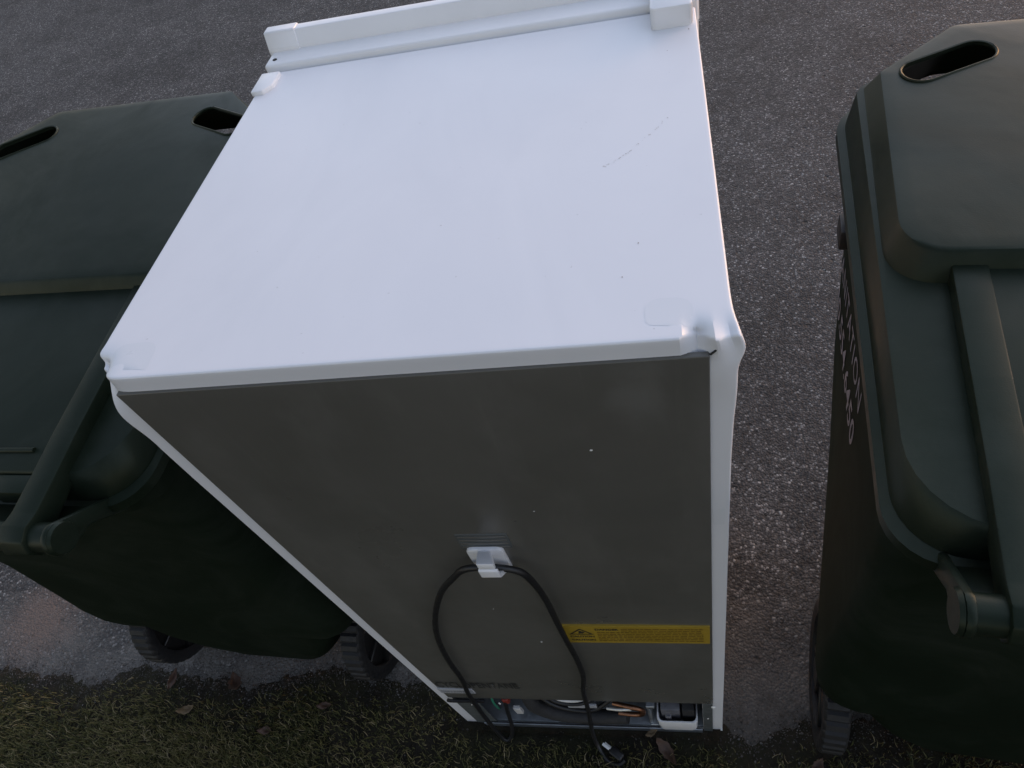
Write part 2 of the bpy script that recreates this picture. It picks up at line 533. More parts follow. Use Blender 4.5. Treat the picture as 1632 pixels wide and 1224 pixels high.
# dead leaves
def leaf(name, label, x, y, rot, ln, wd, curl, fold, material, tilt=(0, 0)):
    V, F = [], []
    n = 10
    for i in range(n + 1):
        t = i / n
        w = wd * (sin(pi * min(1, t * 1.02)) ** .8) * (1 - .35 * t) + .0004
        z0 = curl * (t - .5) ** 2 * ln * 4 + .004
        for j in range(-3, 4):
            s = j / 3
            ser = 1 + .16 * sin(t * 40 + j)
            V.append(((t - .5) * ln, s * w * ser, z0 + abs(s) * fold * w + .002 * sin(7 * t + 3 * s)))
    for i in range(n):
        for j in range(6):
            a = i * 7 + j
            F.append((a, a + 1, a + 8, a + 7))
    o = pydata(name, V, F, material, None, 180)
    md = o.modifiers.new('s', 'SOLIDIFY'); md.thickness = .0006
    o.location = (x, y, max(0, soil_h(x, y)) + .006); o.rotation_euler = (tilt[0], tilt[1], rot)
    tag(o, label, 'leaf', 'dead leaves on the verge')
    return o
leaf('dead_leaf', 'curled brown dead leaf behind the white drip tray of the refrigerator', .437, -.045, -.9, .060, .014, .35, .5, 'dead_leaf', (.2, .1))
leaf('dead_leaf', 'small pale dead leaf right below the white drip tray', .405, -.012, .5, .028, .007, .3, .4, 'dead_leaf_pale')
leaf('dead_leaf', 'narrow brown dead leaf on bare soil just below the outer wheel of the left cart', -.775, .070, 1.7, .055, .010, .2, .8, 'dead_leaf', (.5, .2))
leaf('dead_leaf', 'rusty brown dead leaf at the asphalt edge between the two wheels of the left cart', -.595, .062, 2.2, .060, .018, .3, .6, 'dead_leaf', (.3, .3))
leaf('dead_leaf', 'small reddish leaf in grass below the left cart wheel nearest the refrigerator', -.345, .022, .2, .034, .009, .25, .4, 'dead_leaf', (.1, .1))
leaf('dead_leaf', 'palest tan leaf lying in the grass below the left cart', -.70, .005, .4, .04, .011, .5, .3, 'dead_leaf_pale', (.2, .2))
leaf('dead_leaf', 'dark brown leaf deepest in the grass left of the refrigerator', -.47, -.035, .1, .035, .010, .4, .4, 'dead_leaf', (.2, .0))
leaf('dead_leaf', 'brown leaf at the foot of the right cart wheel', .725, -.065, 1.0, .035, .012, .4, .4, 'dead_leaf', (.1, .1))

# ------------------------------------------------------------------ refrigerator
W, D, H = .55, .514, 1.2311
fr = thing('refrigerator', 'dented white refrigerator seen from behind, grey back panel, between two carts', 'refrigerator')

def axis_pts(n, L_, r=.0022, dense0=0.0, dense1=0.0):
    """0..L_ with extra points in the edge fillets and optional dense ends"""
    a = [0, r * .3, r * .65, r]
    if dense0: a += [r + (dense0 - r) * i / 24 for i in range(1, 25)]
    s = a[-1]
    e = [L_ - r, L_ - r * .65, L_ - r * .3, L_]
    if dense1: e = [L_ - dense1 + (dense1 - r) * i / 24 for i in range(24)] + e
    mid = [s + (e[0] - s) * i / n for i in range(1, n)]
    return a + mid + e

def grid_box(X, Y, Z):
    idx, V, F = {}, [], []
    def vid(i, j, k):
        if (i, j, k) not in idx:
            idx[(i, j, k)] = len(V); V.append(Vector((X[i], Y[j], Z[k])))
        return idx[(i, j, k)]
    a, b, c = len(X) - 1, len(Y) - 1, len(Z) - 1
    for i in range(a):
        for j in range(b):
            F.append((vid(i, j, 0), vid(i, j + 1, 0), vid(i + 1, j + 1, 0), vid(i + 1, j, 0)))
            F.append((vid(i, j, c), vid(i + 1, j, c), vid(i + 1, j + 1, c), vid(i, j + 1, c)))
    for i in range(a):
        for k in range(c):
            F.append((vid(i, 0, k), vid(i + 1, 0, k), vid(i + 1, 0, k + 1), vid(i, 0, k + 1)))
            F.append((vid(i, b, k), vid(i, b, k + 1), vid(i + 1, b, k + 1), vid(i + 1, b, k)))
    for j in range(b):
        for k in range(c):
            F.append((vid(0, j, k), vid(0, j, k + 1), vid(0, j + 1, k + 1), vid(0, j + 1, k)))
            F.append((vid(a, j, k), vid(a, j + 1, k), vid(a, j + 1, k + 1), vid(a, j, k + 1)))
    return V, F

def g(x, s): return exp(-(x / s) ** 2)

Z0 = .012
RF = .0022
V, F = grid_box(axis_pts(16, W, RF, .05, .05), axis_pts(14, D, RF, .06), [z + Z0 for z in axis_pts(20, H - Z0, RF, 0, .11)])
for p in V:
    q = Vector((min(max(p.x, RF), W - RF), min(max(p.y, RF), D - RF), min(max(p.z, Z0 + RF), H - RF)))
    d = p - q
    if d.length > 1e-9: p[:] = q + d.normalized() * RF
    x, y, z = p
    # right rear top corner: crumpled, pushed out sideways with a fold in the top edge
    cx = max(0, (x - (W - .05)) / .05)
    p.x += .0065 * cx * cx * g(y, .020) * g(z - (H - .014), .016) + .0028 * cx * cx * g(y, .03) * g(z - (H - .06), .05)
    top = max(0, (z - (H - .03)) / .03)
    p.z -= top * g(y, .014) * (.0095 * max(0, 1 - abs(x - (W - .027)) / .011) + .0050 * max(0, 1 - abs(x - (W - .006)) / .010))
    p.y += top * g(y, .010) * (.0125 * max(0, 1 - abs(x - (W - .028)) / .012) + .004 * g(x - (W - .006), .005) - .0035 * max(0, 1 - abs(x - (W - .0155)) / .006))
    p.y -= .0025 * g(x - (W - .010), .012) * g(z - (H - .04), .03) * g(y, .01)
    # left rear top corner: knocked in and folded
    k = g(x, .016) * g(y, .024) * g(z - H, .03)
    p.y += .021 * k; p.x += .002 * k; p.z -= .009 * k
    p.z -= .0055 * g(x - .008, .005) * g(y - .004, .012) * top
    p.x -= .0030 * g(x, .01) * g(y - .028, .010) * top
    p.x -= .003 * g(x, .01) * g(y, .02) * g(z - (H - .055), .022)
    p.x += .0014 * g(x, .01) * g(y, .02) * g(z - (H - .095), .02)
    # thin sheet: faint oil-canning
    p.z += (.0011 * noise.noise((x * 5, y * 5, 2)) - .0012 * g(x - .12, .035) * g(y - .40, .12)) * (max(0, min(1, (min(x, W - x, y, D - y) - .004) / .09)) if z > H - .001 else 0)
me = bpy.data.meshes.new('cabinet'); me.from_pydata([tuple(p) for p in V], [], F); me.update()
cab = link('cabinet', me, ['white_enamel', 'bracket_steel'], fr)
CX0, CX1, CZ1, CY1 = .024, .512, .222, .13
cut = bmesh.new(); bx(cut, (CX0, -.03, Z0 + .012), (CX1, CY1, CZ1 - .002)); cut = finish('cut', cut, 'white_enamel')
boolean(cab, [cut])
for po in cab.data.polygons:
    c = po.center
    if CX0 - .001 < c.x < CX1 + .001 and .0 < c.y < CY1 + .001 and Z0 + .011 < c.z < CZ1:
        if c.y > .003 and abs(po.normal.y) < .9 or c.y > .1: po.material_index = 1
cab.data.shade_smooth(); cab.data.set_sharp_from_angle(angle=radians(17))

# back panel: painted sheet with a turned edge, slightly wavy
PX0, PX1, PZ0, PZ1 = .0205, .5315, .222, 1.2125
V, F = grid_box([PX0 + t for t in axis_pts(26, PX1 - PX0, .0014)], [-.0028, -.0020, -.0010, .0022], [PZ0 + t for t in axis_pts(40, PZ1 - PZ0, .0014)])
for p in V:
    rr = .0014
    q = Vector((min(max(p.x, PX0 + rr), PX1 - rr), max(p.y, -.0028 + rr), min(max(p.z, PZ0 + rr), PZ1 - rr)))
    d = p - q
    if d.length > 1e-9: p[:] = q + d.normalized() * min(rr, max(d.length, rr))
    if p.y < .001:
        f = min(1, min(p.x - PX0, PX1 - p.x, p.z - PZ0, PZ1 - p.z) / .05); f = max(0, f)
        p.y += f * .0016 * noise.noise((p.x * 6, 1, p.z * 4))
panel = pydata('back_panel', V, F, 'grey_panel', fr, 35)
PY = -.0048   # just proud of the panel skin

# seam line between the folded flange and the panel at the right top corner
tube('flange_seam', [(W - .0180, -.0006, H - .0190), (W - .0135, -.0012, H - .0135), (W - .0090, .0006, H - .0085)], .0009, 'dark_gap', fr, 2, 6)

# door: slab, flat ledge, raised front lip, rounded ends
DY0 = D + .006
box('door_gasket', (.012, D - .004, .05), (W - .012, DY0 + .004, H - .004), 'aged_white', fr, .002)
door = box('door', (-.004, DY0, .035), (W + .004, DY0 + .046, H + .007), 'white_plastic', fr, .004, 3)
lip_poly = rounded_poly([(DY0 + .030, H - .03, .002), (DY0 + .060, H - .03, .002), (DY0 + .060, H + .029, .003), (DY0 + .044, H + .029, .002), (DY0 + .038, H + .010, .006)], 4, 1)
prism('front_lip', lip_poly, 'x', .036, W - .02, 'white_plastic', door)
cap_poly = rounded_poly([(DY0 + .030, H - .034, .002), (DY0 + .063, H - .034, .002), (DY0 + .062, H + .0305, .004), (DY0 + .0425, H + .0305, .003), (DY0 + .035, H + .010, .006)], 4, 1)
prism('end_cap', cap_poly, 'x', -.0065, .0375, 'white_plastic', door, .0015)
prism('end_cap', cap_poly, 'x', W - .0375, W + .0065, 'white_plastic', door, .0015)
bm = bmesh.new(); bmesh.ops.create_cone(bm, cap_ends=True, segments=16, radius1=.003, radius2=.003, depth=.001, matrix=Matrix.Translation((.008, DY0 + .014, H + .0072)))
finish('hinge_hole', bm, 'dark_gap', door)
# hinge cover at the right front corner, small cut-corner plate at the left one
hc = prism('hinge_cover', rounded_poly([(.4985, .470, .006), (.5455, .470, .006), (.5455, DY0 + .035, .01), (.4985, DY0 + .035, .01)], 4, 1), 'z', H - .001, H + .024, 'white_plastic', fr, .002)
prism('corner_plate', [(-.002, .459), (.014, .459), (.024, .472), (.024, .505), (-.002, .505)], 'z', H - .001, H + .0055, 'white_plastic', fr, .0016)

# residue of packing tape
cabv = BVHTree.FromPolygons([v_.co.copy() for v_ in cab.data.vertices], [tuple(p.vertices) for p in cab.data.polygons])
def film(poly, to3, ray):
    c = (sum(p[0] for p in poly) / len(poly), sum(p[1] for p in poly) / len(poly)); n = len(poly)
    V, F = [], []
    for k in [i / 8 for i in range(8, 0, -1)] + [.02]:
        for a_, b_ in poly:
            o = Vector(to3(c[0] + (a_ - c[0]) * k, c[1] + (b_ - c[1]) * k)); h = cabv.ray_cast(o, Vector(ray))
            V.append((h[0] if h[0] else o) - Vector(ray) * .00012)
    for i in range(8):
        for k in range(n): F.append((i * n + k, i * n + (k + 1) % n, (i + 1) * n + (k + 1) % n, (i + 1) * n + k))
    F.append(tuple(8 * n + k for k in range(n)))
    return pydata('tape_patch', V, F, 'tape_film', fr, 180)
film(rounded_poly([(.013, .012, .003), (.060, .008, .003), (.058, .042, .014), (.016, .040, .012)], 4, 2), lambda a_, b_: (a_, b_, H + .05), (0, 0, -1))
film(rounded_poly([(.486, .016, .006), (.520, .012, .006), (.522, .042, .012), (.484, .044, .012)], 4, 2), lambda a_, b_: (a_, b_, H + .05), (0, 0, -1))
film(rounded_poly([(W - .0165, .935, .001), (W - .0045, .935, .001), (W - .0045, .972, .001), (W - .0165, .965, .001)], 2, 2), lambda a_, b_: (a_, -.05, b_), (0, 1, 0))

# specks and a scuff on the top and back
def speck(name, x, y, z, r, material, n=(0, 0, 1), st=1.0):
    bm = bmesh.new(); bmesh.ops.create_icosphere(bm, subdivisions=1, radius=r)
    for v_ in bm.verts:
        v_.co *= random.uniform(.6, 1.2); v_.co.z *= .35; v_.co.x *= st
    M = Vector(n).to_track_quat('Z', 'Y').to_matrix().to_4x4()
    bmesh.ops.transform(bm, matrix=Matrix.Translation((x, y, z)) @ M, verts=bm.verts)
    return finish(name, bm, material, fr)
for x, z, r in [(.426, 1.092, .0018), (.276, .562, .0014), (.021, 1.074, .003), (.268, .926, .0012), (.02, .837, .002), (.235, .70, .0008), (.35, .98, .0008)]:
    speck('paint_chip', x, -.003 if x > .025 else -.001, z, r, 'speck_white', (0, -1, 0), 1.3)
for x, y, r in [(.481, .109, .0007), (.54, .461, .0010), (.468, .07, .0006), (.43, .30, .0005), (.30, .16, .0005), (.515, .42, .0006)]:
    speck('dirt_speck', x, y, H + .0006, r, 'speck_dark')
for i in range(34):
    t = i / 33
    if random.random() < .25: continue
    speck('scuff', .449 + .062 * t + random.gauss(0, .0006), .222 + .068 * t ** 1.4 + random.gauss(0, .0008), H + .0005, random.uniform(.0002, .0005), 'scuff_grey', (0, 0, 1), 2.0)

# yellow warning sticker with triangle and print
st = box('warning_sticker', (.3195, PY, .567), (.528, PY + .004, .6385), 'label_yellow', fr, .0003, 1)
TY = PY - .0004
def quad_xz(name, pts, material, parent, y=TY):
    return pydata(name, [(x, y, z) for x, z in pts], [tuple(range(len(pts)))], material, parent)
def ink(name, polys, material, parent, y=TY):
    V, F = [], []
    for po in polys:
        b = len(V); V += [(x, y, z) for x, z in po]; F.append(tuple(range(b, b + len(po))))
    return pydata(name, V, F, material, parent)
tx, tz = .3445, .6285
t0 = [(tx, tz), (tx - .0185, tz - .0245), (tx + .0185, tz - .0245)]; t1 = [(tx, tz - .0045), (tx - .0135, tz - .0218), (tx + .0135, tz - .0218)]
ink('triangle_symbol', [[t0[i], t0[(i + 1) % 3], t1[(i + 1) % 3], t1[i]] for i in range(3)], 'print_black', st)
fl = [(tx + .0062 * cos(a) * (.7 + .3 * cos(3 * a)), tz - .0152 + .0048 * sin(a) * (1 + .25 * sin(5 * a))) for a in [i * 2 * pi / 20 for i in range(20)]]
ink('flame_symbol', [fl], 'print_black', st)
def back_text(name, s, x, z, size, material, parent, fit=None, y=TY, bold=0.0, spacing=1.0):
    return place_text(name, s, size, lambda a, b: (x + a, y, z + b), material, parent, fit, spacing, bold)
back_text('print_line', 'CAUTION', .3265, .5925, .009, 'print_black', st, .036, bold=.0003)
back_text('print_line', 'CAUTION', .3265, .5775, .009, 'print_black', st, .036, bold=.0003)
back_text('print_line', 'DANGER', .3665, .6215, .0095, 'print_black', st, .034, bold=.0003)
rows = []
zz = .6285
for i, zz in enumerate([.6255, .6185, .6115, .6045, .5975, .5905, .5835, .5765]):
    x = .404 if i < 2 else .368
    while x < .517:
        wd = random.uniform(.003, .010)
        rows.append([(x, zz), (min(x + wd, .519), zz), (min(x + wd, .519), zz + .0028), (x, zz + .0028)]); x += wd + random.uniform(.0010, .0022)
ink('small_print', rows, 'print_brown', st)

# CYCLOPENTANE stencil and the white serial label below it
back_text('lettering', 'CYCLOPENTANE', .0265, .302, .046, 'print_dark', panel, .158, y=PY + .0002, bold=.0006)
lb = box('serial_label', (.020, PY, .262), (.089, PY + .004, .2905), 'paper_white', fr, .0003, 1)
rows = []
for zz, hh in ((.273, .007), (.2665, .003)):
    x = .024
    while x < .076:
        wd = random.uniform(.002, .006); rows.append([(x, zz), (x + wd, zz), (x + wd, zz + hh), (x, zz + hh)]); x += wd + .0012
ink('small_print', rows, 'print_grey', lb, PY - .0004)
# pressed vent plate above the cord holder
vp = box('rating_plate', (.2465, -.0036, .894), (.308, -.002, .930), 'bracket_steel', fr, .0004, 1)
for i in range(4):
    box('rib', (.2490, -.0046, .898 + .0082 * i), (.3055, -.0034, .9010 + .0082 * i), 'grey_panel', vp, .0004, 1)

# cord holder
ch = prism('cord_holder', rounded_poly([(.2520, .843, .003), (.2960, .843, .003), (.2960, .9005, .008), (.2520, .9005, .008)], 5, 1), 'y', -.0085, -.002, 'white_plastic', fr, .0016)
bm = bmesh.new()
bx(bm, (.2640, -.0315, .884), (.2835, -.008, .898), .0022, 2)
for v_ in bm.verts:
    t = max(0, min(1, (-.008 - v_.co.y) / .0235))
    v_.co.z += .0145 * t; v_.co.x = .2738 + (v_.co.x - .2738) * (.78 + .32 * t) + .008 * t
finish('peg', bm, 'white_plastic', ch, 40)
prism('hook', [(-.008, .852), (-.008, .844), (-.0320, .877), (-.0335, .881), (-.0335, .896), (-.0310, .8985), (-.0292, .896), (-.0290, .884)], 'x', .2705, .2930, 'white_plastic', ch, .0007)

# mains cord hanging in a loop, plug lying in the grass
cord_pts = [(.128, .012, .205), (.122, -.004, .14), (.117, -.018, .07), (.108, -.030, .028), (.094, -.036, .017), (.082, -.028, .045), (.073, -.017, .11), (.073, -.0125, .17),
            (.083, -.0125, .285), (.099, -.0125, .39), (.107, -.0125, .49), (.124, -.013, .60), (.151, -.0145, .697), (.189, -.016, .790), (.224, -.0165, .844),
            (.244, -.017, .867), (.275, -.0185, .8755), (.306, -.017, .861), (.317, -.0160, .830), (.322, -.0145, .765), (.322, -.014, .687), (.322, -.0135, .607),
            (.323, -.0125, .513), (.320, -.0125, .42), (.306, -.0130, .323), (.297, -.016, .19), (.289, -.024, .085), (.293, -.040, .030), (.315, -.068, .016), (.338, -.074, .018), (.350, -.066, .023)]
cd = tube('power_cord', cord_pts, .0043, 'black_rubber', fr, 8, 10)
pm = Matrix.Translation((.334, -.056, .026)) @ Matrix.Rotation(radians(146), 4, 'Z')
bm = bmesh.new(); bx(bm, (-.014, -.0085, -.006), (.016, .0085, .006), .0035, 3, pm)
plug = finish('plug', bm, 'black_rubber', cd, 40)
for s in (-1, 1):
    bm = bmesh.new(); bx(bm, (.017, s * .0065 - .0008, -.003), (.034, s * .0065 + .0008, .003), .0003, 1, pm @ Matrix.Rotation(radians(70), 4, 'X'))
    finish('prong', bm, 'brass_prong', plug)

# compressor bay
bay = box('base_plate', (CX0 + .001, .002, Z0 + .0125), (CX1 - .001, CY1 - .002, Z0 + .0145), 'galvanised', fr, .0004, 1)
prism('plate_lip', rounded_poly([(-.006, Z0 - .006, .0008), (-.0035, Z0 - .006, .0008), (-.0035, Z0 + .0165, .0008), (-.006, Z0 + .0165, .0008)], 2, 1), 'x', CX0 + .02, CX1 - .002, 'galvanised', bay)
box('side_bracket', (CX0 + .001, -.0015, Z0 + .002), (CX0 + .048, .0005, CZ1 - .03), 'bracket_steel', fr, .0005, 1)
box('side_bracket', (CX1 + .0005, -.0030, Z0 - .004), (PX1 - .001, .0005, CZ1 - .002), 'bracket_steel', fr, .0005, 1)
# compressor: lathe dome
V, F = [], []
prof = [(.0, .165), (.03, .163), (.06, .150), (.075, .128), (.082, .10), (.086, .098), (.086, .092), (.082, .09), (.080, .05), (.07, .032), (.0, .03)]
for r, z in prof:
    for k in range(28):
        a = 2 * pi * k / 28; V.append((.235 + r * 1.2 * cos(a), .072 + r * .68 * sin(a), z))
for i in range(len(prof) - 1):
    for k in range(28): F.append((i * 28 + k, i * 28 + (k + 1) % 28, (i + 1) * 28 + (k + 1) % 28, (i + 1) * 28 + k))
comp = pydata('compressor', V, F[::1], 'compressor_paint', fr, 40)
box('compressor_label', (.248, .004, .138), (.285, .008, .158), 'paper_white', comp, .0005, 1)
box('compressor_label', (.290, .004, .140), (.306, .008, .160), 'paper_white', comp, .0005, 1)
box('capacitor_clip', (.127, .004, .075), (.142, .012, .115), 'aged_white', comp, .001, 1)
tube('insulated_pipe', [(.165, .03, .19), (.172, .012, .14), (.19, .008, .105), (.22, .005, .083), (.27, .004, .072), (.32, .004, .074), (.362, .004, .082)], .0150, 'black_foam', fr, 6, 12)
tube('wire_bundle', [(.19, .02, .17), (.22, .006, .150), (.26, .002, .130), (.30, .004, .130), (.34, .02, .16)], .0050, 'black_rubber', fr, 6, 8)
tube('wire_bundle', [(.20, .02, .21), (.23, .004, .185), (.28, .004, .175), (.33, .02, .20)], .0045, 'black_rubber', fr, 6, 8)
tube('white_hose', [(.215, .012, .225), (.24, .004, .205), (.27, .003, .200), (.298, .006, .212)], .0042, 'aged_white', fr, 6, 8)
tube('copper_pipe', [(.345, .006, .102), (.372, .004, .100), (.392, .002, .110), (.398, .001, .138), (.390, .0, .160), (.368, .003, .166), (.340, .010, .158)], .0048, 'copper', fr, 6, 10)
tube('process_pipe', [(.325, .006, .135), (.35, .003, .140), (.375, .003, .146)], .0036, 'brass_prong', fr, 4, 8)
tube('earth_wire', [(.105, .004, .22), (.103, -.001, .17), (.100, .003, .12)], .0025, 'green_wire', fr, 4, 6)
box('cord_grommet', (.120, .001, .165), (.134, .012, .190), 'red_plastic', fr, .003, 2)
speck('screw', .112, .002, .165, .004, 'speck_white', (0, -1, .3))
speck('screw', .055, -.003, .17, .0022, 'speck_white', (0, -1, .3))
speck('screw', .062, -.003, .11, .0022, 'speck_white', (0, -1, .3))
speck('screw', .5215, -.0045, .12, .0022, 'speck_white', (0, -1, .3))
tube('panel_clip', [(.018, -.006, .215), (.03, -.0055, .208), (.09, -.003, .203)], .0035, 'black_rubber', fr, 3, 6)
speck('panel_screw', .532, -.006, .215, .004, 'speck_white', (0, -1, .4))
# mounting bracket and open white drip tray with a grey part inside
bm = bmesh.new(); bx(bm, (.405, .0, Z0 + .016), (.445, .03, Z0 + .022), .001, 1); bx(bm, (.404, .004, Z0 + .02), (.41, .03, .16), .001, 1); bx(bm, (.404, .003, .150), (.420, .03, .165), .001, 1)
finish('mount_bracket', bm, 'galvanised', fr)
def tray_ring(inset, z, drop=0.0):
    return [(x, y, z) for x, y in rounded_poly([(.421 + inset, -.008 + inset, .010), (.502 - inset, -.008 + inset, .010), (.502 - inset, .055 - inset, .010), (.421 + inset, .055 - inset, .010)], 5, 2)]
V, F = loft([tray_ring(.004, .018), tray_ring(.002, .024), tray_ring(.0, .092), tray_ring(.0005, .0945), tray_ring(.003, .0945), tray_ring(.0035, .092), tray_ring(.006, .028)], True, True)
tray = pydata('drip_tray', V, F, 'white_plastic', fr, 40)
bm = bmesh.new(); bx(bm, (.430, .006, .04), (.468, .048, .130), .003, 2); bx(bm, (.438, .0, .05), (.450, .012, .10), .002, 1)
finish('drain_cup', bm, 'clear_grey', tray, 40)
box('drain_block', (.472, .006, .035), (.496, .048, .13), 'black_foam', tray, .002, 2)
for x in (.03, W - .03):
    for y in (.05, D - .03):
        bm = bmesh.new(); bmesh.ops.create_cone(bm, cap_ends=True, segments=16, radius1=.016, radius2=.012, depth=.014, matrix=Matrix.Translation((x, y, .007)))
        finish('foot', bm, 'black_rubber', fr, 40)
V, F = tube_data([Vector((W - .004 + .004 * i, -.0005, .018)) for i in range(2)], .003, 8)
pydata('corner_bolt', V, F, 'aged_white', fr)

# ------------------------------------------------------------------ wheeled refuse cart
def lip_z(y): return .958 + .060 * (y + .16) / .76
def sections():
    T = [  # z, half width front, half width rear, y rear, y front, r rear, r front
        (.022, .175, .075, -.045, .34, .05, .07), (.035, .19, .105, -.075, .37, .06, .07), (.07, .205, .135, -.092, .39, .06, .07),
        (.15, .215, .190, -.102, .41, .055, .07), (.22, .222, .222, -.106, .425, .05, .07), (.285, .230, .236, -.107, .435, .045, .07),
        (.303, .245, .285, -.112, .438, .045, .07), (.325, .256, .314, -.114, .44, .05, .07), (.38, .268, .322, -.114, .447, .05, .07), (.46, .277, .314, -.112, .452, .05, .07),
        (.60, .289, .300, -.110, .495, .05, .06), (.75, .299, .298, -.114, .515, .05, .06), (.88, .306, .300, -.122, .525, .055, .07),
        (.906, .307, .300, -.124, .527, .055, .07), (.910, .320, .308, -.146, .535, .06, .09), (.936, .322, .310, -.150, .538, .06, .10), (.940, .312, .302, -.142, .528, .055, .10), (.944, .29, .28, -.12, .50, .05, .10)]
    R = []
    for z, w, wr, yr, yf, rr, rf in T:
        ring = []
        for x, y in rounded_poly([(wr, yr, rr), (w, yf, rf), (-w, yf, rf), (-wr, yr, rr)], 6, 10):
            zz = z + (lip_z(y) - .958) * max(0, (z - .6) / .354)
            ring.append((x, y, zz))
        R.append(ring)
    return R

cart = thing('wheeled_cart', 'dark green wheeled refuse cart at the right edge, phone number stamped on its side', 'refuse cart', (1.018, .070, 0), radians(-7), 'dark green wheeled refuse carts')
V, F = loft(sections())
body = pydata('body', V, F, 'green_body', cart, 38)
bvh = BVHTree.FromPolygons([Vector(v_) for v_ in V], F)

def lid_ring(c, z):
    c = c + [(-x, y, q) for x, y, q in c[::-1]]
    return [(x, y, z(y)) for x, y in rounded_poly(c, 7, 8)]
pl = lambda y: 1.002 + .060 * (y + .15) / .75
dm = lambda y: 1.060 + .054 * (y - .14)
LIP = [(.318, -.163, .06), (.336, .500, .07), (.205, .622, .05)]
LIPI = [(.309, -.155, .065), (.325, .500, .06), (.200, .613, .045)]
SKT = [(.3045, -.149, .085), (.3165, .500, .035), (.194, .607, .035)]
PLO = [(.3025, -.146, .088), (.3145, .500, .032), (.193, .605, .03)]
DB = [(.3030, .139, .050), (.3050, .503, .014), (.1905, .603, .02)]
DT = [(.2935, .150, .048), (.2900, .497, .012), (.1875, .600, .02)]
DT2 = [(.2915, .153, .047), (.2882, .495, .012), (.1868, .598, .02)]
DT3 = [(.2880, .157, .045), (.2850, .492, .012), (.1850, .594, .02)]
lid_spec = [(LIP, lambda y: lip_z(y) - .014), (LIP, lambda y: lip_z(y) - .002), (LIP, lambda y: lip_z(y)), (LIPI, lambda y: lip_z(y) + .002), (LIPI, lambda y: lip_z(y) + .0045),
            (SKT, lambda y: pl(y) - .004), (PLO, lambda y: pl(y)), (DB, lambda y: pl(y) + .0005), (DT, lambda y: dm(y) - .003), (DT2, lambda y: dm(y)), (DT3, lambda y: dm(y) + .0008)]
outer = [lid_ring(*q) for q in lid_spec]
last = outer[-1]; cy = sum(p[1] for p in last) / len(last)
for k in (.94, .82, .65, .45, .25, .1):
    outer.append([(x * k, cy + (y - cy) * k, dm(cy + (y - cy) * k) + .0008 + .004 * (1 - k * k)) for x, y, z in last])
inner = [[(x * .982, .22 + (y - .22) * .982, z - .0045) for x, y, z in r] for r in outer]
inner[0] = [(x, y, z + .0045) for x, y, z in inner[0]]
V, F = loft(inner[::-1] + outer, True, True)
bm = bmesh.new()
vv = [bm.verts.new(p) for p in V]
for f in F: bm.faces.new([vv[i] for i in f])
bmesh.ops.recalc_face_normals(bm, faces=bm.faces)
lid = finish('lid', bm, 'green_plastic', cart)
cutters = []
holes = []
for s in (-1, 1):
    c = Vector((.205 * s, .505)); d = Vector((-cos(radians(27)) * s, sin(radians(27)))); nrm = Vector((-d.y, d.x))
    po = []
    for i in range(24):
        a = 2 * pi * i / 24
        q = c + d * (.038 * (1 if cos(a) > 0 else -1) + .0255 * cos(a)) + nrm * .0255 * sin(a)
        po.append((q.x, q.y))
    holes.append(po)
    if sum(po[i - 1][0] * po[i][1] - po[i][0] * po[i - 1][1] for i in range(24)) < 0: po = po[::-1]
    co = prism('cut', po, 'z', .9, 1.2, 'green_plastic', cart)
    cutters.append(co)
boolean(lid, cutters)
lid.data.shade_smooth(); lid.data.set_sharp_from_angle(angle=radians(32))
for po in holes:
    pts = [Vector((x, y, dm(y) + .0022)) for x, y in po]
    Vt, Ft = tube_data(pts + [pts[0], pts[1]], .0022, 6, False)
    pydata('grip_hole_rim', Vt, Ft, 'green_plastic', lid, 60)

HY, HZ, HR = -.220, .992, .0175
# hinge straps from the raised deck to the handle bar, each ending in a knuckle round the bar
for s in (-1, 1):
    x0, x1 = .2055, .2415
    prof = [(.158, pl(.158) + .0195), (.10, pl(.1) + .0195), (0, pl(0) + .0195), (-.10, pl(-.1) + .0185), (-.155, pl(-.15) + .016), (HY + .020, HZ + .0215), (HY, HZ + .0235), (HY - .016, HZ + .017), (HY - .0235, HZ), (HY - .016, HZ - .017),
            (HY, HZ - .0235), (HY + .018, HZ - .012), (-.14, pl(-.14) - .012), (0, pl(0) - .004), (.158, pl(.158) - .004)]
    prism('hinge_strap', prof[::-1], 'x', min(s * x0, s * x1), max(s * x0, s * x1), 'green_plastic', lid, .0025)
    # narrow seam plate and slot at the hinge end
    box('hinge_tab', (min(s * .150, s * .2045), -.175, pl(-.15) - .016), (max(s * .150, s * .2045), -.1485, pl(-.13) + .010), 'green_plastic', lid, .003, 2)
prism('centre_panel', rounded_poly([(.157, pl(.157) + .0155, .004), (.157, pl(.157) - .003, .001), (-.148, pl(-.148) - .003, .001), (-.148, pl(-.148) + .0145, .006)], 3, 1), 'x', -.207, .207, 'green_plastic', lid)
# low stiffening bead across the rear of the lid
tube('lid_bead', [(-.19, -.118, pl(-.118) + .0158), (0, -.120, pl(-.12) + .0158), (.19, -.118, pl(-.118) + .0158)], .0035, 'green_plastic', lid, 4, 8)

